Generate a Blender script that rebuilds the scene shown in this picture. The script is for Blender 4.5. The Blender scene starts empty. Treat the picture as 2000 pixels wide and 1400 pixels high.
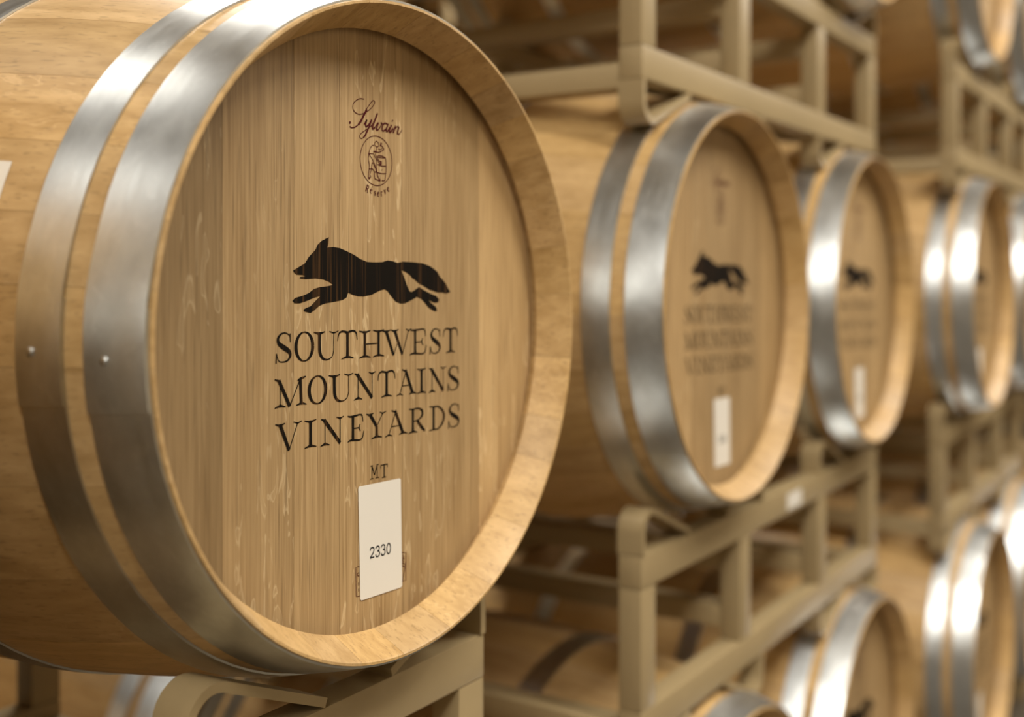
import bpy, bmesh, math, random
from mathutils import Vector, Matrix

# ---------------------------------------------------------------- camera, world, lights, exposure
C = bpy.context.scene.collection
S = bpy.context.scene
H = 1.494                      # height of the middle barrels' axis above the floor
cam_d = bpy.data.cameras.new('camera'); cam = bpy.data.objects.new('camera', cam_d); C.objects.link(cam)
cam.location = (-0.8139, -0.6279, H + 0.0483)
cam.rotation_euler = (math.radians(90), 0, 0.5701 - math.pi / 2)
cam_d.sensor_width = 36; cam_d.lens = 36 * 2229.8 / 2000
cam_d.shift_y = -161.3 / 2000
cam_d.clip_start = 0.05; cam_d.clip_end = 60
cam_d.dof.use_dof = True; cam_d.dof.focus_distance = 0.99; cam_d.dof.aperture_fstop = 2.3
S.camera = cam
S.view_settings.view_transform = 'Standard'; S.view_settings.look = 'None'
S.view_settings.gamma = 1; S.view_settings.use_curve_mapping = False
S.view_settings.exposure = 0.0
W = bpy.data.worlds.new('world'); S.world = W; W.use_nodes = True
W.node_tree.nodes['Background'].inputs[0].default_value = (1.0, 0.78, 0.52, 1)
W.node_tree.nodes['Background'].inputs[1].default_value = 0.008
CEIL = 4.3
LAMPS = [(x, -1.8) for x in (-6.6, -4.3, -2.0, 0.3, 2.6, 4.9, 7.2)] + [(x, 1.95) for x in (-5.4, -3.1, -0.8, 1.5, 3.8, 6.1)]
LAMP_POWER = 80
for lx, ly in LAMPS:
    ld = bpy.data.lights.new('aisle_lamp', 'AREA'); ld.shape = 'RECTANGLE'; ld.size = 0.30; ld.size_y = 1.2
    ld.energy = LAMP_POWER * (1 if ly < 0 else 0.75 if lx > 1 else 0.12); ld.color = (1.0, 0.955, 0.88)  # weak rear-left lamps are added only to grey the near hoops' reflections
    lo = bpy.data.objects.new('aisle_lamp', ld); C.objects.link(lo); lo.location = (lx, ly, CEIL - 0.09)

# ---------------------------------------------------------------- helpers
def link(o, parent=None):
    C.objects.link(o)
    if parent: o.parent = parent
    return o
def tag(o, label=None, cat=None, group=None, kind=None):
    if label: o['label'] = label
    if cat: o['category'] = cat
    if group: o['group'] = group
    if kind: o['kind'] = kind
    return o
def empty(name, loc):
    o = bpy.data.objects.new(name, None); o.empty_display_size = 0.1; o.location = loc
    return link(o)
def mesh_of(name, bm, mat, angle=None, smooth=True):
    me = bpy.data.meshes.new(name)
    bmesh.ops.recalc_face_normals(bm, faces=bm.faces)
    bm.to_mesh(me); bm.free()
    me.materials.append(mat)
    if smooth:
        me.shade_smooth()
        me.set_sharp_from_angle(angle=math.radians(angle or 30))
    return me
def add(name, me, parent=None, loc=(0, 0, 0), rot=(0, 0, 0), color=None):
    o = bpy.data.objects.new(name, me); o.location = loc; o.rotation_euler = rot
    if color: o.color = color
    return link(o, parent)
def box(bm, x0, x1, y0, y1, z0, z1, bev=0.0):
    r = bmesh.ops.create_cube(bm, size=1.0)
    bmesh.ops.scale(bm, vec=(x1 - x0, y1 - y0, z1 - z0), verts=r['verts'])
    bmesh.ops.translate(bm, vec=((x0 + x1) / 2, (y0 + y1) / 2, (z0 + z1) / 2), verts=r['verts'])
    if bev:
        es = list({e for v in r['verts'] for e in v.link_edges})
        bmesh.ops.bevel(bm, geom=es, offset=bev, segments=2, affect='EDGES', profile=0.6)
def box_mesh(name, dims, mat, bev=0.004):
    bm = bmesh.new(); box(bm, *dims, bev=bev)
    return mesh_of(name, bm, mat, 50)

# ---------------------------------------------------------------- materials
def new_mat(name):
    m = bpy.data.materials.new(name); m.use_nodes = True
    nt = m.node_tree; return m, nt, nt.nodes, nt.links, nt.nodes['Principled BSDF']
def node(nt, t, **kw):
    n = nt.nodes.new(t)
    for k, v in kw.items(): setattr(n, k, v)
    return n
def ramp(nt, src, stops):
    r = nt.nodes.new('ShaderNodeValToRGB'); e = r.color_ramp.elements
    while len(e) < len(stops): e.new(0.5)
    for i, (p, c) in enumerate(stops):
        e[i].position = p; e[i].color = (c, c, c, 1) if isinstance(c, (int, float)) else (*c, 1)
    nt.links.new(src, r.inputs[0]); return r.outputs[0]
def mixc(nt, fac, a, b, mode='MIX'):
    n = nt.nodes.new('ShaderNodeMix'); n.data_type = 'RGBA'; n.blend_type = mode
    for s, v in ((n.inputs[0], fac), (n.inputs[6], a), (n.inputs[7], b)):
        if hasattr(v, 'default_value'): nt.links.new(v, s)
        elif isinstance(v, (int, float)): s.default_value = v
        else: s.default_value = (*v, 1)
    return n.outputs[2]
def coords(nt, scale, rnd=0.0, kind='Object'):
    tc = nt.nodes.new('ShaderNodeTexCoord'); mp = nt.nodes.new('ShaderNodeMapping')
    mp.inputs['Scale'].default_value = scale
    src = tc.outputs[kind]
    if rnd:
        oi = nt.nodes.new('ShaderNodeObjectInfo'); vm = nt.nodes.new('ShaderNodeVectorMath'); vm.operation = 'ADD'
        mu = nt.nodes.new('ShaderNodeMath'); mu.operation = 'MULTIPLY'; mu.inputs[1].default_value = rnd
        nt.links.new(oi.outputs['Random'], mu.inputs[0]); nt.links.new(src, vm.inputs[0]); nt.links.new(mu.outputs[0], vm.inputs[1])
        src = vm.outputs[0]
    nt.links.new(src, mp.inputs[0]); return mp.outputs[0]
def noise(nt, vec, scale=1.0, detail=4.0, rough=0.5, dist=0.0):
    n = nt.nodes.new('ShaderNodeTexNoise'); n.inputs['Scale'].default_value = scale
    n.inputs['Detail'].default_value = detail; n.inputs['Roughness'].default_value = rough
    n.inputs['Distortion'].default_value = dist; nt.links.new(vec, n.inputs['Vector']); return n.outputs['Fac']

def wood(name, axis, dark, light, fleck=(0.62, 0.42, 0.22), fleckamt=0.5, rough=0.55, fine=220, glen=3.5):
    """oak; axis = direction of the grain in object space ('Y' staves, 'Z' head boards)"""
    m, nt, N, L, P = new_mat(name)
    sc = lambda a, b: {'Y': (a, b, a), 'Z': (a, a, b), 'X': (b, a, a)}[axis]
    g1 = noise(nt, coords(nt, sc(fine, glen), 7.0), 1.0, 3, 0.55, 0.25)
    g2 = noise(nt, coords(nt, sc(26, 0.9), 5.0), 1.0, 4, 0.55, 0.8)
    g3 = noise(nt, coords(nt, sc(7, 2.2), 3.0), 1.0, 2, 0.5, 0.3)
    c = mixc(nt, ramp(nt, g1, [(0.30, 0.0), (0.66, 1.0)]), dark, light)
    c = mixc(nt, 0.40, c, mixc(nt, ramp(nt, g2, [(0.32, 0.0), (0.68, 1.0)]), dark, light))
    c = mixc(nt, ramp(nt, g3, [(0.35, 0.0), (0.7, 0.35)]), c, light)
    # medullary rays: short pale wandering flecks
    f = noise(nt, coords(nt, sc(85, 17), 4.0), 1.0, 2, 0.4, 1.3)
    fl = ramp(nt, f, [(0.605, 0.0), (0.64, 1.0), (0.67, 0.2)])
    g4 = ramp(nt, noise(nt, coords(nt, sc(6, 3), 9.0), 1.0, 1), [(0.45, 0.0), (0.62, 1.0)])
    mm = N.new('ShaderNodeMath'); mm.operation = 'MULTIPLY'; L.new(fl, mm.inputs[0]); L.new(g4, mm.inputs[1])
    m2 = N.new('ShaderNodeMath'); m2.operation = 'MULTIPLY'; L.new(mm.outputs[0], m2.inputs[0]); m2.inputs[1].default_value = fleckamt
    c = mixc(nt, m2.outputs[0], c, fleck)
    # dark pore dashes
    pz = noise(nt, coords(nt, sc(420, 14), 6.0), 1.0, 1)
    c = mixc(nt, ramp(nt, pz, [(0.28, 0.35), (0.40, 0.0)]), c, tuple(v * 0.45 for v in dark))
    oi = N.new('ShaderNodeObjectInfo')
    c = mixc(nt, 1.0, c, oi.outputs['Color'], 'MULTIPLY')
    L.new(c, P.inputs['Base Color'])
    P.inputs['Roughness'].default_value = rough
    P.inputs['Specular IOR Level'].default_value = 0.35
    b = N.new('ShaderNodeBump'); b.inputs['Strength'].default_value = 0.12; b.inputs['Distance'].default_value = 0.0006
    L.new(g1, b.inputs['Height']); L.new(b.outputs[0], P.inputs['Normal'])
    return m
OAK = wood('oak_stave', 'Y', (0.36, 0.212, 0.072), (0.61, 0.405, 0.182), (0.78, 0.54, 0.28), 0.35, 0.42, 90)
HEADOAK = wood('oak_head', 'Z', (0.225, 0.134, 0.052), (0.47, 0.322, 0.158), (0.62, 0.47, 0.27), 0.7, 0.5, 480, 9.0)

def metal(name, base, r0, r1):
    m, nt, N, L, P = new_mat(name)
    n1 = noise(nt, coords(nt, (22, 34, 22), 5.0), 1.0, 5, 0.6, 0.2)
    n2 = noise(nt, coords(nt, (9, 160, 9), 5.0), 1.0, 4, 0.6)
    n3 = noise(nt, coords(nt, (60, 90, 60), 3.0), 1.0, 4, 0.6, 1.0)
    c = mixc(nt, ramp(nt, n1, [(0.3, 0.0), (0.7, 1.0)]), tuple(v * 0.78 for v in base), base)
    c = mixc(nt, ramp(nt, n3, [(0.56, 0.0), (0.72, 0.35)]), c, tuple(min(1, v * 1.18) for v in base))
    L.new(c, P.inputs['Base Color'])
    P.inputs['Metallic'].default_value = 1.0
    mr = N.new('ShaderNodeMapRange'); mr.inputs['To Min'].default_value = r0; mr.inputs['To Max'].default_value = r1
    av = N.new('ShaderNodeMath'); av.operation = 'ADD'; L.new(n1, av.inputs[0]); L.new(n2, av.inputs[1])
    hf = N.new('ShaderNodeMath'); hf.operation = 'MULTIPLY'; hf.inputs[1].default_value = 0.5; L.new(av.outputs[0], hf.inputs[0])
    mr.inputs['From Min'].default_value = 0.3; mr.inputs['From Max'].default_value = 0.7
    L.new(hf.outputs[0], mr.inputs['Value']); L.new(mr.outputs[0], P.inputs['Roughness'])
    P.inputs['Anisotropic'].default_value = 0.35
    t = N.new('ShaderNodeTangent'); t.direction_type = 'RADIAL'; t.axis = 'Y'; L.new(t.outputs[0], P.inputs['Tangent'])
    b = N.new('ShaderNodeBump'); b.inputs['Strength'].default_value = 0.10; b.inputs['Distance'].default_value = 0.0004
    L.new(n2, b.inputs['Height']); L.new(b.outputs[0], P.inputs['Normal'])
    return m
STEEL = metal('galvanised_steel', (0.66, 0.675, 0.665), 0.27, 0.37)

def paint(name, col, rough=0.45, var=0.9, spec=0.4):
    m, nt, N, L, P = new_mat(name)
    n1 = noise(nt, coords(nt, (6, 6, 6), 3.0), 1.0, 5, 0.6)
    c = mixc(nt, ramp(nt, n1, [(0.3, 0.0), (0.7, 1.0)]), tuple(v * var for v in col), col)
    L.new(c, P.inputs['Base Color']); P.inputs['Roughness'].default_value = rough
    P.inputs['Specular IOR Level'].default_value = spec
    n2 = noise(nt, coords(nt, (160, 160, 160)), 1.0, 2)
    b = N.new('ShaderNodeBump'); b.inputs['Strength'].default_value = 0.08; b.inputs['Distance'].default_value = 0.0005
    L.new(n2, b.inputs['Height']); L.new(b.outputs[0], P.inputs['Normal'])
    return m
RACKP = paint('rack_paint', (0.365, 0.272, 0.140), 0.42)
PAPER = paint('label_paper', (0.74, 0.70, 0.62), 0.6, 0.97)
CONC = paint('floor_concrete', (0.10, 0.08, 0.055), 0.5, 0.8)
WALL = paint('wall_paint', (0.26, 0.19, 0.11), 0.8, 0.95)
FRONTP = paint('far_wall_paint', (0.42, 0.34, 0.23), 0.8, 0.95)
CEILP = paint('ceiling_paint', (0.80, 0.78, 0.73), 0.8, 0.97)
FRAMEP = paint('lamp_frame_paint', (0.7, 0.7, 0.68), 0.5)
def ink(name, col, through, amt):
    m, nt, N, L, P = new_mat(name)
    g = noise(nt, coords(nt, (260, 260, 3.5)), 1.0, 3, 0.6)
    L.new(mixc(nt, ramp(nt, g, [(0.55, 0.0), (0.75, amt)]), col, through), P.inputs['Base Color'])
    P.inputs['Roughness'].default_value = 0.7; P.inputs['Specular IOR Level'].default_value = 0.05
    return m
BLACKINK = ink('black_brand_ink', (0.008, 0.006, 0.004), (0.13, 0.06, 0.02), 0.75)
REDINK = ink('dark_red_brand_ink', (0.065, 0.008, 0.010), (0.13, 0.05, 0.02), 0.5)
LABINK = ink('label_print_ink', (0.015, 0.015, 0.015), (0.02, 0.02, 0.02), 0.0)
def emit(name, col, s):
    m, nt, N, L, P = new_mat(name)
    P.inputs['Base Color'].default_value = (*col, 1); P.inputs['Emission Color'].default_value = (*col, 1)
    P.inputs['Emission Strength'].default_value = s; return m
DIFF = emit('lamp_diffuser', (1.0, 0.955, 0.88), 3.0)

# ---------------------------------------------------------------- room shell
FLOORZ = 0.0
def shell(name, dims, mat):
    bm = bmesh.new(); box(bm, *dims)
    return tag(add(name, mesh_of(name, bm, mat, smooth=False)), kind='structure')
shell('floor', (-9, 12, -3.6, 6.6, -0.1, 0.0), CONC)
shell('ceiling', (-9, 12, -3.6, 6.6, CEIL, CEIL + 0.1), CEILP)
shell('wall_back', (-9, 12, 6.6, 6.7, -0.1, CEIL + 0.1), WALL)
shell('wall_front', (-9, 12, -3.7, -3.6, -0.1, CEIL + 0.1), FRONTP)
shell('wall_left', (-9.1, -9, -3.7, 6.7, -0.1, CEIL + 0.1), WALL)
shell('wall_right', (12, 12.1, -3.7, 6.7, -0.1, CEIL + 0.1), WALL)
# ceiling fixtures above the aisles; weak rear-left ones are added for hoop reflections
lf = box_mesh('lamp_frame', (-0.18, 0.18, -0.64, 0.64, 0.0, 0.08), FRAMEP, 0.004)
ldm = box_mesh('lamp_diffuser', (-0.15, 0.15, -0.60, 0.60, -0.006, 0.001), DIFF, 0.0)
for lx, ly in LAMPS:
    t = empty('ceiling_light', (lx, ly, CEIL - 0.08))
    tag(t, 'unseen long white ceiling panel light above the aisle', 'light', 'ceiling lights above the aisle')
    add('frame', lf, t); add('diffuser', ldm, t)

# ---------------------------------------------------------------- barrel geometry (axis = local Y, tip plane at y=0)
LEN, RB, RT = 0.95, 0.357, 0.290
KB = (RB - RT) / (LEN / 2) ** 2
def R(y): return RB - KB * (y - LEN / 2) ** 2
def stave_mesh(width):
    """one stave, centred on the +X side of the axis, width = angle it spans"""
    half = [(0.0, RT - 0.0022), (0.0, RT)]
    outer = [(0.0, RT)] + [(0.012 + (LEN - 0.024) * i / 14, None) for i in range(15)] + [(LEN, RT)]
    prof = [(y, r if r else R(y)) for y, r in outer]
    inner = [(0.0, RT - 0.0022), (0.0015, RT - 0.0036), (0.035, 0.2705), (0.0375, 0.2735), (0.0395, 0.2795), (0.048, 0.2795), (0.050, 0.272)]
    inn2 = [(LEN - y, r) for y, r in inner]
    mid = [(LEN * q, R(LEN * q) - 0.026) for q in (0.78, 0.5, 0.22)]
    loop = prof + inn2 + mid + inner[::-1]
    K = 4; g = 0.00015 / RT
    bm = bmesh.new(); rows = []
    for k in range(K + 1):
        a = -width / 2 + g + (width - 2 * g) * k / K
        rows.append([bm.verts.new((r * math.cos(a), y, r * math.sin(a))) for y, r in loop])
    n = len(loop)
    for k in range(K):
        for i in range(n):
            j = (i + 1) % n
            bm.faces.new((rows[k][i], rows[k][j], rows[k + 1][j], rows[k + 1][i]))
    bm.faces.new(rows[0]); bm.faces.new(rows[K][::-1])
    return mesh_of('stave', bm, OAK, 22)
rs = random.Random(4)
ws = [rs.uniform(0.72, 1.35) for _ in range(28)]
tw = sum(ws); STAVES = []; a = 0
for w in ws:
    wa = w / tw * 2 * math.pi
    STAVES.append((stave_mesh(wa), a + wa / 2)); a += wa

def board_mesh(x0, x1, rad=0.2785, y0=0.045, y1=0.066):
    bm = bmesh.new(); g = 0.00018
    x0 += g; x1 -= g
    x0 = max(x0, -rad * 0.9999); x1 = min(x1, rad * 0.9999)
    a0, a1 = math.acos(x0 / rad), math.acos(x1 / rad)
    n = 14
    top = [(rad * math.cos(a0 + (a1 - a0) * i / n), rad * math.sin(a0 + (a1 - a0) * i / n)) for i in range(n + 1)]
    pts = top + [(x, -z) for x, z in top[::-1]]
    q = []
    for p in pts:
        if not q or (abs(p[0] - q[-1][0]) + abs(p[1] - q[-1][1])) > 1e-5: q.append(p)
    f = bm.faces.new([bm.verts.new((x, y0, z)) for x, z in q])
    r = bmesh.ops.extrude_face_region(bm, geom=[f])
    bmesh.ops.translate(bm, vec=(0, y1 - y0, 0), verts=[v for v in r['geom'] if isinstance(v, bmesh.types.BMVert)])
    return mesh_of('head_board', bm, HEADOAK, 30)
JX = [-0.2785, -0.1844, -0.1043, -0.0468, 0.0421, 0.1713, 0.2785]
BOARDS = [board_mesh(JX[i], JX[i + 1]) for i in range(6)]
BACKBOARDS = [board_mesh(JX[i], JX[i + 1], y0=LEN - 0.066, y1=LEN - 0.045) for i in range(6)]

def hoop_mesh(y0, y1, th=0.0018):
    """open-ended band whose last stretch laps over its start"""
    bm = bmesh.new(); n = 100; rows = []
    for i in range(n + 1):
        a = math.radians(374) * i / n
        lift = 0.0001 + max(0.0, min(1.0, (math.degrees(a) - 350) / 9)) * (th + 0.0002)
        rr = []
        for y, o in ((y0, 0), (y0, th), ((y0 + y1) / 2, th + 0.0003), (y1, th), (y1, 0)):
            r = R(y) + o + lift
            rr.append(bm.verts.new((r * math.cos(a), y, r * math.sin(a))))
        rows.append(rr)
    for i in range(n):
        for k in range(5):
            j = (k + 1) % 5
            bm.faces.new((rows[i][k], rows[i][j], rows[i + 1][j], rows[i + 1][k]))
    bm.faces.new(rows[0]); bm.faces.new(rows[n][::-1])
    return mesh_of('hoop', bm, STEEL, 35)
HY = [(0.0025, 0.051), (0.0705, 0.1085), (0.286, 0.324)]
HY = HY + [(LEN - b, LEN - a) for a, b in HY[::-1]]
HOOPS = [hoop_mesh(*h) for h in HY]
def rivet_mesh():
    bm = bmesh.new()
    bmesh.ops.create_uvsphere(bm, u_segments=10, v_segments=6, radius=0.0038)
    bmesh.ops.scale(bm, vec=(0.35, 1, 1), verts=bm.verts)
    return mesh_of('rivet', bm, STEEL, 60)
RIVET = rivet_mesh()

# ---------------------------------------------------------------- brand marks: flat print on the head (x right, z up, mm)
def catmull(pts, sub=6):
    if len(pts) < 3: return list(pts)
    out = []
    P = [pts[0]] + list(pts) + [pts[-1]]
    for i in range(1, len(P) - 2):
        for s in range(sub):
            t = s / sub
            out.append(tuple(0.5 * ((2 * P[i][k]) + (-P[i - 1][k] + P[i + 1][k]) * t + (2 * P[i - 1][k] - 5 * P[i][k] + 4 * P[i + 1][k] - P[i + 2][k]) * t * t
                       + (-P[i - 1][k] + 3 * P[i][k] - 3 * P[i + 1][k] + P[i + 2][k]) * t ** 3) for k in range(len(P[i]))))
    out.append(tuple(pts[-1])); return out
class Print:
    def __init__(self, y): self.bm = bmesh.new(); self.y = y; self.n = 0
    def poly(self, pts):
        from mathutils.geometry import tessellate_polygon
        vs = [self.bm.verts.new((x / 1000, self.y, z / 1000)) for x, z in pts]
        for t in tessellate_polygon([[Vector((x, z, 0)) for x, z in pts]]):
            try: self.bm.faces.new([vs[i] for i in t])
            except ValueError: pass
    def stroke(self, pts, w=None, smooth=True):
        """pts (x, z[, width]) in mm"""
        p = [(q[0], q[1], q[2] if len(q) > 2 else w) for q in pts]
        if smooth and len(p) > 2: p = catmull(p)
        L, Rr = [], []
        y = self.y - 0.000004 * (self.n % 12); self.n += 1
        for i, (x, z, ww) in enumerate(p):
            a = p[max(0, i - 1)]; b = p[min(len(p) - 1, i + 1)]
            dx, dz = b[0] - a[0], b[1] - a[1]; d = math.hypot(dx, dz) or 1
            nx, nz = -dz / d * ww / 2, dx / d * ww / 2
            ex = ez = 0
            L.append(self.bm.verts.new(((x + nx) / 1000, y, (z + nz) / 1000)))
            Rr.append(self.bm.verts.new(((x - nx) / 1000, y, (z - nz) / 1000)))
        for i in range(len(p) - 1):
            self.bm.faces.new((L[i], Rr[i], Rr[i + 1], L[i + 1]))
    def glyph(self, ch, x0, x1, z0, z1, k=1.0, rot=0.0, table=None):
        cx, cz = (x0 + x1) / 2, (z0 + z1) / 2; cr, sr = math.cos(rot), math.sin(rot)
        for st in (table or GLYPH)[ch]:
            q = []
            for x, z, w in st:
                px, pz = x0 + x * (x1 - x0) - cx, z0 + z * (z1 - z0) - cz
                q.append((cx + px * cr - pz * sr, cz + px * sr + pz * cr, w * k))
            self.stroke(q, smooth=len(q) > 2)
    def mesh(self, name, mat):
        bm = self.bm
        for f in bm.faces:
            f.normal_update()
            if f.normal.y > 0: f.normal_flip()
        me = bpy.data.meshes.new(name); bm.to_mesh(me); bm.free(); me.materials.append(mat); return me
T_, N_, M_ = 3.3, 0.85, 1.7
def foot(x, w=0.24, z=0.0, up=1, t=1.0):
    return [(x - w, z, 0.7), (x - w * 0.35, z + up * 0.045, 1.5 * t), (x, z + up * 0.06, 2.2 * t), (x + w * 0.35, z + up * 0.045, 1.5 * t), (x + w, z, 0.7)]
GLYPH = {
 'S': [[(.93, .68, .8), (.88, .88, .8), (.62, .985, .9), (.32, .95, 1.5), (.14, .79, 2.6), (.22, .63, 3.2), (.52, .49, 3.9), (.82, .36, 3.5), (.92, .21, 2.6), (.76, .05, 1.4), (.44, .005, .9), (.18, .06, .8), (.05, .30, .8)],
       [(.93, .66, .8), (.90, .96, 1.2)], [(.05, .31, .8), (.02, -.03, 1.3)]],
 'O': [[(.5 + .43 * math.cos(a * math.pi / 12), .5 + .5 * math.sin(a * math.pi / 12), .9 + 2.5 * abs(math.cos(a * math.pi / 12)) ** 1.5) for a in range(25)]],
 'U': [[(.23, .95, 3.2), (.23, .6, 3.1), (.25, .28, 3.2), (.36, .07, 2.2), (.56, .0, 1.0), (.76, .08, .8), (.85, .3, .8), (.85, .6, .8), (.86, .96, .9)], foot(.23, .24, 1.0, -1), foot(.86, .2, 1.0, -1, .6)],
 'T': [[(.5, .97, 3.3), (.5, .5, 3.0), (.5, .03, 3.4)], foot(.5, .30), [(.02, .66, .7), (.07, .90, 1.3), (.2, .99, 1.5), (.36, .98, 1.6), (.5, .94, 2.0), (.64, .98, 1.6), (.8, .99, 1.5), (.93, .90, 1.3), (.98, .66, .7)]],
 'H': [[(.2, .97, 3.2), (.2, .5, 2.9), (.2, .03, 3.2)], [(.78, .97, 3.2), (.78, .5, 2.9), (.78, .03, 3.2)], [(.2, .5, .9), (.78, .5, .9)], foot(.2), foot(.78), foot(.2, .24, 1., -1), foot(.78, .24, 1., -1)],
 'W': [[(.14, .96, 3.4), (.40, .02, 2.6)], [(.40, .02, .8), (.58, .62, .8)], [(.44, .96, 3.4), (.71, .02, 2.6)], [(.71, .02, .8), (.94, .96, .9)], foot(.14, .16, 1., -1), foot(.44, .14, 1., -1), foot(.94, .10, 1., -1, .6)],
 'E': [[(.34, .97, 3.2), (.34, .5, 2.9), (.34, .03, 3.3)], [(.02, 1.0, .7), (.2, .96, 1.4), (.5, .97, 1.5), (.75, .99, 1.2), (.9, .94, 1.2), (.96, .70, .7)], [(.34, .49, .9), (.76, .49, .9)], [(.78, .62, 1.), (.72, .49, 1.2), (.80, .35, 1.)], [(.02, .0, .7), (.2, .05, 1.5), (.5, .03, 1.5), (.75, .01, 1.3), (.92, .08, 1.2), (1.0, .34, .7)]],
 'M': [[(.17, .93, .9), (.17, .03, .9)], [(.13, .95, 3.2), (.47, .0, 3.2)], [(.47, .0, .8), (.80, .93, .9)], [(.80, .95, 3.2), (.82, .5, 3.0), (.84, .03, 3.3)], foot(.17, .17), foot(.84, .17), [(.0, 1.0, .8), (.13, .93, 1.8), (.2, .88, 1.2)], [(.72, .88, 1.), (.82, .94, 2.), (.98, 1.0, .8)]],
 'N': [[(.17, .93, .9), (.17, .03, .9)], [(.13, .96, 3.3), (.86, .0, 3.0)], [(.86, .0, .9), (.86, .96, .9)], foot(.17, .2), foot(.86, .17, 1., -1, .7), [(.0, 1.0, .8), (.15, .93, 1.8), (.22, .88, 1.)]],
 'A': [[(.14, .03, .9), (.48, .98, .9)], [(.44, 1.0, 3.0), (.82, .03, 3.4)], [(.26, .37, .8), (.66, .37, .8)], foot(.14, .17, 0., 1, .7), foot(.83, .2), [(.26, 1.02, .7), (.38, .97, 1.4), (.47, .94, 1.2)]],
 'I': [[(.5, .97, 3.3), (.5, .5, 3.0), (.5, .03, 3.4)], foot(.5, .48), foot(.5, .48, 1., -1)],
 'V': [[(.17, .96, 3.5), (.52, .0, 3.0)], [(.52, .0, .8), (.86, .96, .9)], foot(.17, .19, 1., -1), foot(.86, .17, 1., -1, .6)],
 'Y': [[(.17, .96, 3.3), (.52, .45, 2.8)], [(.52, .45, .8), (.85, .96, .9)], [(.52, .47, 2.8), (.52, .03, 3.3)], foot(.52, .28), foot(.17, .19, 1., -1), foot(.85, .17, 1., -1, .6)],
 'R': [[(.27, .97, 3.2), (.27, .5, 2.9), (.27, .03, 3.3)], [(.05, 1., .8), (.27, .97, 1.2), (.58, .98, 1.3), (.80, .86, 2.6), (.80, .66, 2.6), (.58, .50, 1.2), (.27, .48, .9)], [(.52, .50, 2.4), (.74, .22, 3.3), (.98, .0, 1.6)], foot(.27, .26)],
 'D': [[(.27, .97, 3.2), (.27, .5, 2.9), (.27, .03, 3.3)], [(.0, 1., .8), (.27, .98, 1.2), (.58, .95, 1.5), (.85, .74, 2.6), (.92, .5, 3.2), (.83, .24, 2.6), (.56, .03, 1.4), (.27, .02, 1.1), (.0, .0, .8)]],
}
SMALL = {
 'R': [[(.25, 1, .9), (.25, 0, .9)], [(.05, 1, .4), (.5, 1, .5), (.8, .85, .8), (.75, .6, .8), (.5, .5, .4), (.25, .5, .4)], [(.5, .5, .7), (.9, .02, .8), (1.05, .0, .4)], [(.05, 0, .35), (.45, 0, .35)]],
 'e': [[(.15, .55, .35), (.85, .58, .35)], [(.85, .58, .5), (.75, .92, .5), (.45, 1, .5), (.15, .75, .8), (.12, .4, .9), (.35, .02, .6), (.65, .0, .4), (.9, .18, .3)]],
 's': [[(.85, .75, .35), (.6, 1, .4), (.25, .88, .6), (.35, .6, .8), (.75, .4, .8), (.8, .12, .6), (.5, 0, .4), (.15, .25, .35)]],
 'r': [[(.35, 1, .8), (.35, 0, .8)], [(.35, .7, .4), (.6, .98, .5), (.9, .9, .7)], [(.1, 0, .3), (.6, 0, .3)], [(.1, 1, .3), (.35, 1, .4)]],
 'v': [[(.15, 1, .8), (.5, 0, .7)], [(.5, 0, .35), (.85, 1, .4)], [(-.05, 1, .3), (.35, 1, .3)], [(.65, 1, .3), (1.05, 1, .3)]],
 'M': [[(.2, 1, 1.2), (.2, 0, 1.2)], [(.2, 1, 1.4), (.5, .25, 1.1)], [(.5, .25, 1.1), (.8, 1, 1.4)], [(.8, 1, 1.4), (.8, 0, 1.4)], [(0, 0, .9), (.38, 0, .9)], [(.62, 0, .9), (1, 0, .9)], [(.02, 1, .9), (.3, 1, .9)], [(.7, 1, .9), (.98, 1, .9)]],
 'T': [[(.5, 1, 1.5), (.5, 0, 1.5)], [(.0, .97, 1.1), (1.0, .97, 1.1)], [(.03, 1, .9), (.03, .72, .9)], [(.97, 1, .9), (.97, .72, .9)], [(.22, 0, 1.), (.78, 0, 1.)]],
 '2': [[(.06, .74, 1.), (.16, .93, 1.), (.5, 1., 1.), (.84, .9, 1.), (.88, .68, 1.), (.66, .42, 1.), (.3, .2, 1.), (.06, .03, 1.)], [(.04, .04, 1.), (.94, .04, 1.)]],
 '3': [[(.06, .78, 1.), (.22, .95, 1.), (.5, 1., 1.), (.8, .9, 1.), (.82, .68, 1.), (.6, .55, 1.), (.42, .53, 1.)], [(.5, .54, 1.), (.8, .46, 1.), (.9, .26, 1.), (.76, .06, 1.), (.48, .0, 1.), (.2, .05, 1.), (.05, .25, 1.)]],
 '0': [[(.5 + .42 * math.cos(a * math.pi / 8), .5 + .5 * math.sin(a * math.pi / 8), 1.) for a in range(17)]],
}
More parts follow.
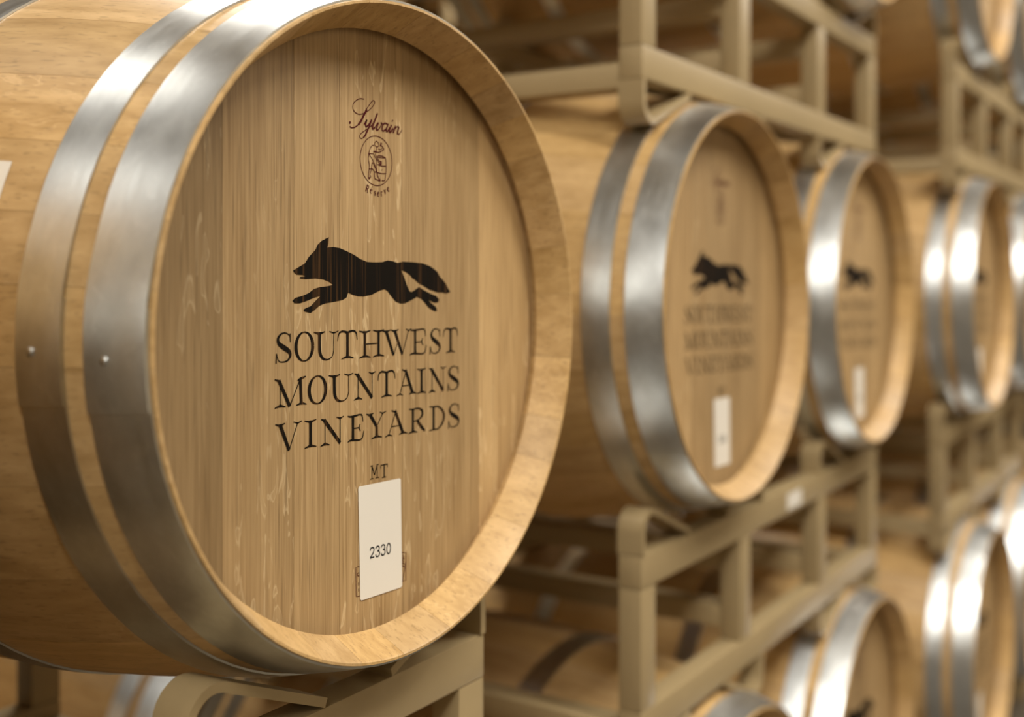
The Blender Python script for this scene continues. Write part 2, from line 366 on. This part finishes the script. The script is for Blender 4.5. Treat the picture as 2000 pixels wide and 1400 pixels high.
FOX= [(-105.6, 52.8), (-91.2, 59.0), (-86.4, 64.5), (-77.9, 70.9), (-75.4, 75.1), (-70.5, 78.6), (-61.1, 82.2), (-61.5, 77.1), (-62.8, 73.0), (-55.5, 73.7), (-46.5, 72.8), (-37.4, 70.3), (-28.2, 67.5), (-18.8, 63.6), (-9.3, 61.1), (0.4, 60.8), (11.7, 61.1), (20.2, 62.8), (28.9, 62.1), (34.8, 60.6), (43.6, 61.9), (58.7, 61.5), (74.2, 60.6), (86.8, 57.8), (98.0, 52.6), (102.9, 47.3), (106.2, 45.3), (112.8, 40.5), (116.1, 36.0), (120.3, 32.1), (113.6, 30.7), (106.2, 31.8), (98.0, 31.9), (88.4, 34.4), (86.0, 34.4), (78.9, 37.3), (75.7, 38.6), (67.9, 41.2), (60.3, 45.6), (58.7, 45.3), (54.2, 49.2), (46.6, 52.4), (40.7, 53.8), (45.1, 47.3), (49.6, 39.0), (53.4, 33.8), (56.4, 32.8), (61.8, 34.7), (68.3, 37.7), (77.3, 34.0), (88.4, 30.5), (96.4, 28.5), (101.3, 25.1), (99.7, 22.2), (93.2, 21.8), (83.6, 24.9), (88.4, 21.5), (96.4, 17.4), (98.0, 13.6), (93.2, 13.5), (83.6, 17.3), (77.3, 22.6), (71.1, 26.5), (64.9, 28.0), (55.7, 24.9), (46.6, 22.3), (39.2, 22.2), (31.8, 24.4), (26.0, 29.1), (20.2, 34.2), (15.9, 36.0), (8.8, 34.8), (-2.4, 31.3), (-13.4, 29.7), (-21.5, 30.0), (-29.5, 31.5), (-35.4, 33.5), (-37.4, 29.2), (-42.6, 27.1), (-52.9, 25.8), (-65.5, 24.6), (-73.0, 22.6), (-79.1, 19.0), (-84.0, 16.6), (-91.8, 18.1), (-93.0, 19.7), (-90.0, 20.9), (-84.0, 22.4), (-77.9, 26.9), (-71.7, 31.0), (-80.3, 29.5), (-88.8, 27.1), (-97.1, 25.2), (-103.6, 25.3), (-106.3, 27.4), (-103.0, 29.8), (-94.8, 31.3), (-86.4, 33.7), (-80.3, 37.0), (-73.0, 38.6), (-63.0, 39.3), (-55.5, 40.4), (-60.5, 43.2), (-68.0, 45.3), (-77.9, 46.2), (-90.0, 45.6), (-97.1, 46.2), (-97.1, 47.4), (-90.0, 48.1), (-93.6, 49.1), (-101.3, 49.5), (-103.6, 50.7)]
SYL= [([(-13.6, 208.8), (-18.9, 208.6), (-24.1, 206.5), (-28.2, 203.0), (-29.1, 199.1), (-27.0, 196.0), (-21.8, 194.3), (-16.0, 195.2), (-10.1, 197.6), (-2.9, 202.4), (1.3, 206.7), (0.9, 209.0), (-1.7, 208.7), (-6.5, 204.2), (-10.7, 199.5)], 0.55), ([(-9.8, 200.2), (-11.9, 197.0), (-14.8, 192.9), (-18.3, 187.9), (-21.2, 185.3)], 1.7), ([(-21.2, 185.3), (-24.1, 183.1), (-27.6, 181.6), (-31.6, 181.1), (-33.1, 182.3)], 0.8), ([(-33.9, 185.7), (-32.2, 185.0)], 1.6), ([(-13.4, 185.8), (-10.3, 189.7), (-9.8, 190.0), (-11.3, 186.4), (-11.0, 184.3), (-8.9, 185.0), (-5.3, 188.2), (-2.9, 191.6)], 1.1), ([(-2.9, 191.6), (-6.5, 184.6), (-11.3, 177.2), (-14.2, 174.2)], 1.3), ([(-14.2, 174.2), (-16.0, 173.1), (-18.5, 173.0), (-19.5, 174.8), (-17.1, 177.7), (-11.3, 181.0), (-2.9, 186.2)], 0.55), ([(-3.5, 185.0), (0.7, 190.8), (4.3, 197.1), (5.5, 198.4)], 0.7), ([(5.3, 198.2), (3.7, 195.0), (0.1, 188.4), (-1.7, 184.4), (-1.1, 183.1), (1.9, 184.8)], 1.4), ([(1.9, 184.8), (5.5, 189.4)], 0.6), ([(6.7, 189.8), (4.9, 185.9), (4.1, 183.1), (6.1, 182.9)], 1.4), ([(6.1, 182.9), (9.8, 186.4), (11.6, 189.7), (10.6, 190.0), (13.4, 188.8)], 0.8), ([(19.6, 189.9), (15.9, 190.2), (12.6, 187.1), (12.2, 183.6), (14.7, 183.1), (18.4, 185.8), (20.9, 190.0)], 1.1), ([(21.1, 190.3), (18.4, 185.0), (18.6, 183.1), (20.9, 183.9), (23.4, 187.1)], 1.3), ([(26.1, 189.8), (23.1, 184.6), (23.4, 182.8), (25.2, 183.4), (28.4, 186.9)], 1.4), ([(27.0, 194.2), (28.0, 193.5)], 1.5), ([(32.2, 189.5), (28.4, 182.5)], 1.4), ([(29.6, 184.7), (32.8, 188.0), (35.6, 189.4), (37.2, 189.0)], 0.8), ([(37.2, 189.3), (35.1, 184.0), (35.6, 182.1)], 1.5), ([(35.6, 182.1), (37.9, 182.5), (41.7, 186.9)], 0.7)]
FIG= [([(1.3, 168.5), (2.1, 171.3), (4.3, 172.3), (6.7, 170.9), (7.1, 168.6), (4.9, 167.1), (1.9, 168.4)], 0.55), ([(0.7, 168.4), (-2.3, 167.7), (-4.7, 165.2), (-6.3, 161.6), (-6.8, 160.0), (0.1, 160.5)], 0.55), ([(4.9, 167.1), (4.1, 164.9), (3.3, 162.9)], 0.5), ([(3.1, 162.3), (7.9, 162.6), (12.2, 164.3), (14.7, 165.7), (13.4, 167.7), (11.6, 168.7)], 0.6), ([(6.7, 165.5), (9.8, 165.0), (12.8, 166.9)], 0.6), ([(10.1, 168.2), (10.9, 171.6)], 1.6), ([(-0.5, 162.5), (4.1, 162.7)], 0.9), ([(-6.8, 160.0), (-7.7, 155.3), (-6.3, 150.1), (-6.3, 146.2), (-7.5, 140.0), (-7.1, 137.3), (-4.7, 137.9), (-4.4, 139.5), (-5.3, 140.9), (-3.5, 146.1), (-2.3, 151.2), (-0.9, 152.1)], 0.6), ([(-6.9, 146.2), (-3.5, 146.3)], 0.5), ([(-6.9, 137.7), (-5.3, 137.8)], 1.5), ([(-6.5, 159.3), (-1.7, 155.1), (1.9, 150.0), (3.7, 145.9), (3.3, 143.9)], 0.55), ([(-3.5, 147.2), (0.7, 144.5), (1.0, 140.6), (2.1, 137.6), (6.7, 136.8), (9.8, 136.6)], 0.6), ([(-0.9, 152.1), (1.9, 148.4), (4.3, 144.7), (5.5, 140.2), (9.2, 137.3)], 0.55), ([(6.7, 136.9), (9.8, 136.6)], 1.4), ([(0.1, 160.2), (1.9, 157.7), (5.5, 154.9), (7.9, 152.4), (10.4, 151.0)], 0.55), ([(2.8, 161.7), (2.5, 160.1), (5.5, 156.5), (9.2, 153.7)], 0.55), ([(10.5, 154.6), (10.5, 151.1)], 1.7), ([(4.1, 157.7), (6.7, 159.3), (12.8, 159.4), (17.1, 158.1)], 0.6), ([(4.1, 157.7), (7.9, 157.8), (12.8, 157.9), (17.1, 158.1)], 0.5), ([(17.1, 158.3), (18.0, 153.6), (18.0, 145.8), (17.1, 141.0), (15.9, 137.0), (11.6, 136.7)], 0.6), ([(3.7, 156.3), (4.3, 152.5), (4.5, 144.8), (6.7, 138.7)], 0.5), ([(5.5, 151.2), (11.6, 150.1), (17.8, 150.5)], 0.6), ([(1.9, 144.2), (6.7, 143.4), (12.8, 143.1), (17.8, 143.6)], 0.6), ([(11.4, 146.6), (12.1, 146.3)], 1.0)]
OVAL= [(0.4, 177.0), (27.5, 155.2), (6.7, 131.6), (-18.9, 155.1)]
RES= [('R', -9.1, 128.0), ('e', -3.5, 126.0), ('s', 1.9, 124.3), ('e', 6.7, 123.8), ('r', 11.4, 124.4), ('v', 16.5, 126.5), ('e', 21.2, 129.2)]
STAMP= [[(-20.4, -214.0), (-24.9, -213.8), (-24.5, -240.3), (-19.2, -240.8)], [(40.7, -214.0), (47.9, -215.3), (47.9, -242.0), (40.7, -240.9)], [(47.9, -224.2), (42.3, -242.3)], [(-20.7, -219.6), (-22.8, -219.7), (-22.8, -221.6), (-20.7, -222.6)], [(-21.2, -227.9), (-21.2, -231.1)], [(-21.2, -233.4), (-21.2, -236.4)], [(43.2, -219.0), (43.2, -222.7), (44.9, -223.5)], [(42.0, -224.0), (45.7, -225.8)], [(42.0, -226.6), (45.7, -228.2)], [(43.2, -216.4), (44.9, -220.9)], [(-15.4, -246.0), (-14.3, -244.4)], [(-12.0, -246.0), (-10.9, -244.5)], [(-8.6, -246.1), (-7.5, -244.5)], [(-5.2, -246.1), (-4.1, -244.6)], [(-1.7, -246.2), (-0.6, -244.7)], [(1.7, -246.3), (2.8, -244.7)], [(5.2, -246.3), (6.3, -244.8)], [(8.7, -246.4), (9.8, -244.8)], [(12.2, -246.5), (13.3, -244.9)]]
LABEL= [(-22.2, -141.8), (39.3, -143.2), (41.5, -246.6), (-19.2, -245.3)]
NUM= [(-6.4, -200.2), (25.0, -201.4), (-6.4, -209.7), (25.0, -210.6)]
MT= [(-5.3, -124.7), (-5.3, -137.7), (7.6, -138.1), (9.6, -125.8), (20.1, -126.2), (20.1, -139.0)]
WORDS= [[('S', -126.0, -107.4, -23.4, 1.1), ('O', -103.7, -79.8, -24.0, 0.5), ('U', -79.8, -50.2, -24.6, -0.1), ('T', -50.0, -22.6, -25.2, -0.7), ('H', -19.1, 14.5, -26.0, -1.5), ('W', 12.2, 54.7, -26.7, -2.2), ('E', 53.1, 80.3, -27.5, -3.0), ('S', 85.8, 103.9, -28.1, -3.6), ('T', 107.9, 133.5, -28.7, -4.2)], [('M', -127.2, -89.4, -60.9, -37.2), ('O', -87.5, -63.3, -61.7, -38.0), ('U', -60.9, -30.3, -62.5, -38.7), ('N', -26.8, 1.9, -63.3, -39.5), ('T', 5.6, 32.0, -64.1, -40.3), ('A', 34.3, 63.6, -64.9, -41.0), ('I', 65.2, 79.9, -65.5, -41.6), ('N', 84.9, 112.2, -66.1, -42.2), ('S', 115.7, 135.3, -66.8, -42.8)], [('V', -126.0, -95.6, -97.6, -74.4), ('I', -91.9, -76.6, -98.4, -75.1), ('N', -70.8, -42.1, -99.2, -75.9), ('E', -36.6, -14.1, -100.0, -76.7), ('Y', -9.8, 17.5, -100.9, -77.5), ('A', 17.5, 49.2, -101.7, -78.3), ('R', 51.5, 78.6, -102.6, -79.2), ('D', 84.9, 111.4, -103.5, -80.1), ('S', 116.6, 136.2, -104.3, -80.9)]]
PY = 0.0447     # print plane, a hair in front of the boards
pr = Print(PY); pr.poly(FOX); FOX_ME = pr.mesh('fox_emblem', BLACKINK)
WORD_ME = []
for wd in WORDS:
    pr = Print(PY)
    for ch, x0, x1, z0, z1 in wd: pr.glyph(ch, x0, x1, z0, z1, 1.12)
    WORD_ME.append(pr.mesh('winery_lettering', BLACKINK))
pr = Print(PY)
for pts, w in SYL: pr.stroke(pts, w * 1.35)
SYL_ME = pr.mesh('cooper_lettering', REDINK)
pr = Print(PY)
for pts, w in FIG: pr.stroke(pts, w * 1.3, smooth=len(pts) > 4)
ocx, ocz = 4.0, 154.3
pr.stroke([(ocx + 23.0 * math.cos(a * math.pi / 30), ocz + 22.8 * math.sin(a * math.pi / 30)) for a in range(61)], 0.75, smooth=False)
FIG_ME = pr.mesh('cooper_emblem', REDINK)
pr = Print(PY)
for i, (ch, x, z) in enumerate(RES):
    rot = math.radians([-22, -14, -8, 0, 8, 15, 24][i]); hh = 6.2 if ch == 'R' else 3.9; ww = 4.3 if ch == 'R' else 3.1
    pr.glyph(ch, x - ww / 2, x + ww / 2, z - hh / 2, z + hh / 2, 1.25, rot, SMALL)
x, z = RES[1][1], RES[1][2]; pr.stroke([(x + 0.6, z + 2.9), (x + 1.9, z + 4.4)], 0.6)
RES_ME = pr.mesh('grade_lettering', REDINK)
pr = Print(PY); pr.glyph('M', -5.0, 7.6, -137.6, -125.6, .85, 0, SMALL); pr.glyph('T', 10.0, 20.2, -138.6, -126.6, .85, 0, SMALL)
MT_ME = pr.mesh('code_lettering', BLACKINK)
pr = Print(PY)
for s in STAMP: pr.stroke(s, 0.7, smooth=False)
STAMP_ME = pr.mesh('cooperage_stamp', REDINK)
bm = bmesh.new()
cor = [Vector((x / 1000, 0, z / 1000)) for x, z in LABEL]; rc = 0.0022; pts = []
for i in range(4):
    p, a_, b_ = cor[i], cor[i - 1], cor[(i + 1) % 4]
    u, v = (a_ - p).normalized(), (b_ - p).normalized(); c0 = p + (u + v) * rc
    for k in range(5):
        t = k / 4 * math.pi / 2
        pts.append(c0 - v * rc * math.cos(t) - u * rc * math.sin(t))
f = bm.faces.new([bm.verts.new((q.x, 0.0444, q.z)) for q in pts])
r = bmesh.ops.extrude_face_region(bm, geom=[f])
bmesh.ops.translate(bm, vec=(0, -0.0002, 0), verts=[v for v in r['geom'] if isinstance(v, bmesh.types.BMVert)])
PAPER_ME = mesh_of('paper_label', bm, PAPER, smooth=False)
pr = Print(0.04412)
for i, ch in enumerate('2330'):
    pr.glyph(ch, -6.2 + i * 7.95, -6.2 + i * 7.95 + 6.6, -209.9 - i * .3, -200.4 - i * .3, 1.4, 0, SMALL)
NUM_ME = pr.mesh('label_number', LABINK)

def side_label_mesh():
    bm = bmesh.new(); rows = []
    for i in range(9):
        a = math.radians(180 - (2.0 + 22.3 * i / 8)); row = []
        for k in range(5):
            y = 0.1445 + 0.0032 * i / 8 + 0.052 * k / 4; r = R(y) + 0.0004
            row.append(bm.verts.new((r * math.cos(a), y, r * math.sin(a))))
        rows.append(row)
    fs = []
    for i in range(8):
        for k in range(4): fs.append(bm.faces.new((rows[i][k], rows[i][k + 1], rows[i + 1][k + 1], rows[i + 1][k])))
    return mesh_of('side_label', bm, PAPER, 40)

# ---------------------------------------------------------------- barrels
def barrel(x, y, z, label, group, seed, front=True, prints=True, roll=None, sideways=None):
    """x, y of the front rim's centre, z of the axis"""
    rg = random.Random(seed)
    t = empty('wine_barrel', (x, y + LEN / 2, z - RB))
    tag(t, label, 'barrel', group)
    off = (0, -LEN / 2, RB)
    roll = rg.uniform(0, 6.28) if roll is None else roll
    for me, a in STAVES:
        v = rg.uniform(0.88, 1.07) if seed == 1 else rg.uniform(0.88, 1.08); w = rg.uniform(-0.05, 0.05)
        add('stave', me, t, off, (0, -(a + roll), 0), (v * (1 + w * .3), v, v * (1 - w * 1.5), 1))
    tints = [0.66, 0.92, 0.99, 1.08, 0.99, 1.32] if seed == 1 else [rg.uniform(0.85, 1.12) for _ in range(6)]
    for me, v in zip(BOARDS, tints): add('head_board', me, t, off, (0, 0, 0), (v, v * .99, v * .97, 1))
    for me, v in zip(BACKBOARDS, tints): add('head_board', me, t, off, (0, 0, 0), (v, v, v, 1))
    hr = rg.uniform(0, 6.28)
    for i, me in enumerate(HOOPS):
        ang = HOOPROLL.get((seed, i), hr + rg.uniform(-0.25, 0.25))
        h = add('hoop', me, t, off, (0, -ang, 0))
        yc = (HY[i][0] + HY[i][1]) / 2; ks = ([0.8] if i < 2 else [0, 1]) if seed == 1 else [0, 1]
        for k in ks:
            a = math.radians(7); yy = yc + (k - 0.5) * (HY[i][1] - HY[i][0]) * 0.5
            rr = R(yy) + 0.0042
            add('rivet', RIVET, h, (rr * math.cos(a), yy, rr * math.sin(a)), (0, -a, 0))
    if prints:
        add('fox_emblem', FOX_ME, t, off)
        for me in WORD_ME: add('winery_lettering', me, t, off)
        add('cooper_lettering', SYL_ME, t, off); add('cooper_emblem', FIG_ME, t, off)
        add('grade_lettering', RES_ME, t, off); add('code_lettering', MT_ME, t, off)
        p = add('paper_label', PAPER_ME, t, off); add('label_number', NUM_ME, p)
        if seed == 1:
            add('cooperage_stamp', STAMP_ME, t, off)
            sl = add('paper_label', side_label_mesh(), t, off); sl['label'] = 'white sticker on the side staves'
    return t
HOOPROLL = {(1, 0): math.radians(182 + 0 - 7), (1, 1): math.radians(181 - 7)}
LV = 0.906
XA = [-0.7405, 0.0, 0.8207, 1.5612, 2.375, 3.115, 3.93, 4.67]
YA = [0.0, 0.0, 0.0, 0.0, -0.085, -0.085, -0.085, -0.085]
FRONT = [
 # (column index, level, label)
 (0, 1, 'oak wine barrel left of the large foreground barrel, mostly outside the picture'),
 (1, 1, 'large sharp foreground oak barrel with black fox and white sticker numbered 2330'),
 (2, 1, 'blurred fox-branded oak barrel second from the left in the middle row'),
 (3, 1, 'blurred fox-branded oak barrel on the right end of the second rack, middle row'),
 (4, 1, 'blurred oak barrel fourth from the left in the middle row, on the third rack'),
 (5, 1, 'oak barrel cut by the right picture edge in the middle row'),
 (2, 0, 'lower oak barrel under the left end of the second rack, hoops peeking up'),
 (3, 0, 'lower oak barrel with bright hoops under the right end of the second rack'),
 (4, 0, 'lower oak barrel with bright hoops under the left end of the third rack'),
 (5, 0, 'lower oak barrel cut by the right picture edge under the third rack'),
 (1, 0, 'shaded lower oak barrel under the large foreground barrel'),
 (0, 0, 'shaded lower oak barrel under the left end of the nearest rack'),
 (6, 0, 'lower far oak barrel on the floor rack past the third rack'),
 (6, 1, 'far oak barrel past the third rack in the middle row'),
 (6, 2, 'upper far oak barrel past the third rack'),
 (3, 2, 'upper oak barrel whose underside just shows at the top edge above the second rack'),
 (4, 2, 'upper oak barrel with two silver hoops at the top right corner on the third rack'),
 (5, 2, 'upper oak barrel at the top right corner, cut by the right picture edge'),
 (2, 2, 'upper oak barrel above the left end of the second rack'),
 ]
DZ = {(2, 1): 0.004, (2, 0): 0.0}
for c, l, lab in FRONT:
    sd = 1 if (c, l) == (1, 1) else 10 + c * 5 + l
    barrel(XA[c] + (0.02 if (c, l) == (2, 0) else 0), YA[c], H + (l - 1) * LV + DZ.get((c, l), 0) - (0.004 if l == 0 else 0), lab, ['bottom', 'middle', 'top'][l] + ' row of branded wine barrels', sd,
           roll=0.10 if sd == 1 else None)
ROWS = [1.07, 2.65]
for c in range(1, 5):
    barrel(XA[c] + 0.06, ROWS[0], H - LV, 'light oak barrel glimpsed under the foreground barrel beside the dark rack post, lower left' if c == 2
           else 'unmarked oak barrel on the floor right behind the bottom row of branded barrels', 'bottom barrels behind the branded ones', 100 + c, prints=False)
for l in range(4):
    for c in range(3, 8):
        barrel(XA[c] + 0.12, ROWS[1], H + (l - 1) * LV, 'brown barrel across the rear aisle, a dim blur in the gaps between the racks', 'barrels across the rear aisle', 200 + l * 10 + c, prints=False)

# ---------------------------------------------------------------- steel barrel racks
POSTX = [0.0, 0.36, 0.765, 1.127]; PW = 0.045; PD = 0.036; RL = 1.172; DEP = 0.75; RH = 0.258; TB = 0.046
def part_box(name, *d, bev=0.0028): return box_mesh(name, d, RACKP, bev)
RAIL = part_box('rail', 0, RL, 0, PD, 0, TB)
POST = part_box('post', 0, PW, 0.0006, PD - 0.0006, TB + 0.0002, RH - TB - 0.0002, bev=0.0025)
BEAM = part_box('side_beam', 0, PW, PD, DEP - PD, 0, 0.036)
def strap_mesh():
    """bent flat bar: leg beside the post, rounded shoulder, slope down to the rail; profile in XZ, width along Y"""
    t = 0.0085
    c = [(t / 2, 0.0004), (t / 2, 0.030)]
    for k in range(1, 8):
        a = math.pi - (math.pi / 2 + 0.36) * k / 7
        c.append((t / 2 + 0.026 + 0.026 * math.cos(a), 0.030 + 0.026 * math.sin(a)))
    c.append((0.158, 0.0045))
    bm = bmesh.new(); L, Q = [], []
    for i, p in enumerate(c):
        a = c[max(0, i - 1)]; b = c[min(len(c) - 1, i + 1)]
        dx, dz = b[0] - a[0], b[1] - a[1]; d = math.hypot(dx, dz); nx, nz = -dz / d * t / 2, dx / d * t / 2
        L.append([bm.verts.new((p[0] + nx, y, p[1] + nz)) for y in (-0.0015, PD + 0.001)])
        Q.append([bm.verts.new((p[0] - nx, y, p[1] - nz)) for y in (-0.0015, PD + 0.001)])
    n = len(c)
    for i in range(n - 1):
        for A, B in ((L, L), (Q, Q)):
            bm.faces.new((A[i][0], A[i][1], A[i + 1][1], A[i + 1][0]))
        for k in (0, 1): bm.faces.new((L[i][k], Q[i][k], Q[i + 1][k], L[i + 1][k]))
    bm.faces.new((L[0][0], L[0][1], Q[0][1], Q[0][0])); bm.faces.new((L[-1][0], L[-1][1], Q[-1][1], Q[-1][0]))
    return mesh_of('cradle_strap', bm, RACKP, 40)
STRAP = strap_mesh()
def rack(x0, yf, zb, label, group, top=True, bottom=True):
    t = empty('barrel_rack', (x0, yf, zb)); tag(t, label, 'rack', group)
    for y in (0, DEP - PD):
        add('rail', RAIL, t, (0, y, 0)); add('rail', RAIL, t, (0, y, RH - TB))
        for px in POSTX: add('post', POST, t, (px, y, 0))
        for i, px in enumerate(POSTX):
            # straps of one cradle face each other: legs outside, slopes running in under the barrel
            mir = i % 2
            xx = px if not mir else px + (0.10 if i == 1 else PW)
            if top:
                o = add('cradle_strap', STRAP, t, (xx, y, RH)); o.scale = (-1 if mir else 1, 1, 1)
            if bottom:
                o = add('cradle_strap', STRAP, t, (xx, y, 0)); o.scale = (-1 if mir else 1, 1, -1)
    for px in (0, RL - PW):
        add('side_beam', BEAM, t, (px, 0, -0.012 if bottom else 0.0))
    for px in POSTX[1:3]:
        for z in (0.064, RH - 0.100): add('cross_beam', BEAM, t, (px, 0, z))
    return t
RX = [-0.983, 0.575, 2.13, 3.68]
RYF = {(0, 0): 0.05, (1, 0): 0.055, (1, 1): 0.060, (2, 0): -0.005, (2, 1): -0.035, (3, 0): -0.03, (3, 1): -0.03}
cn = ['nearest', 'second', 'third', 'fourth']
RTOP = H - 0.330
RACKL = {
 (0, 0): 'tan steel rack carrying the large foreground barrel, bent strap at the bottom edge',
 (1, 0): 'tan steel rack below the second and third barrels, white sticker on its top rail',
 (2, 0): 'tan steel rack under the fourth barrel near the right picture edge',
 (3, 0): 'tan steel rack under the barrels beyond the right picture edge',
 (0, 1): 'tan steel rack resting on top of the foreground barrel',
 (1, 1): 'tan steel rack resting on the second and third barrels, at the top centre',
 (2, 1): 'tan steel rack resting on the fourth barrel at the upper right',
 (3, 1): 'tan steel rack resting on the farthest barrels of the middle row',
}
STICK = bmesh.new(); box(STICK, -0.038, 0.038, -0.0006, 0.0, -0.014, 0.014); STICK_ME = mesh_of('paper_label', STICK, PAPER, smooth=False)
for c in range(4):
    for l in (0, 1):
        if (c, l) == (0, 1): continue
        r = rack(RX[c] + (0.012 if (c, l) == (1, 1) else 0), RYF[(c, l)] if (c, l) in RYF else 0.05, RTOP - RH + l * LV, RACKL[(c, l)], 'racks of the front row')
        if (c, l) == (1, 0): add('paper_label', STICK_ME, r, (0.62, -0.0002, RH - 0.024))
    rack(RX[c], 0.04, RTOP - RH - LV, 'tan steel floor rack in the front row under the ' + ['foreground', 'second', 'third', 'farthest'][c] + ' column of barrels', 'floor racks of the front row', bottom=False)
for c in (0, 1, 2):
    rack(RX[c] + 0.06, ROWS[0] + 0.06, RTOP - RH - LV, 'tan steel floor rack under the barrels behind the bottom row', 'racks behind the front row', bottom=False)
for l in (-1, 0, 1, 2):
    for c in (1, 2, 3):
        rack(RX[c] + 0.12, ROWS[1] + 0.06, RTOP - RH + l * LV, 'tan steel rack across the rear aisle, a dim blur in the gaps', 'racks across the rear aisle', bottom=l > -1)
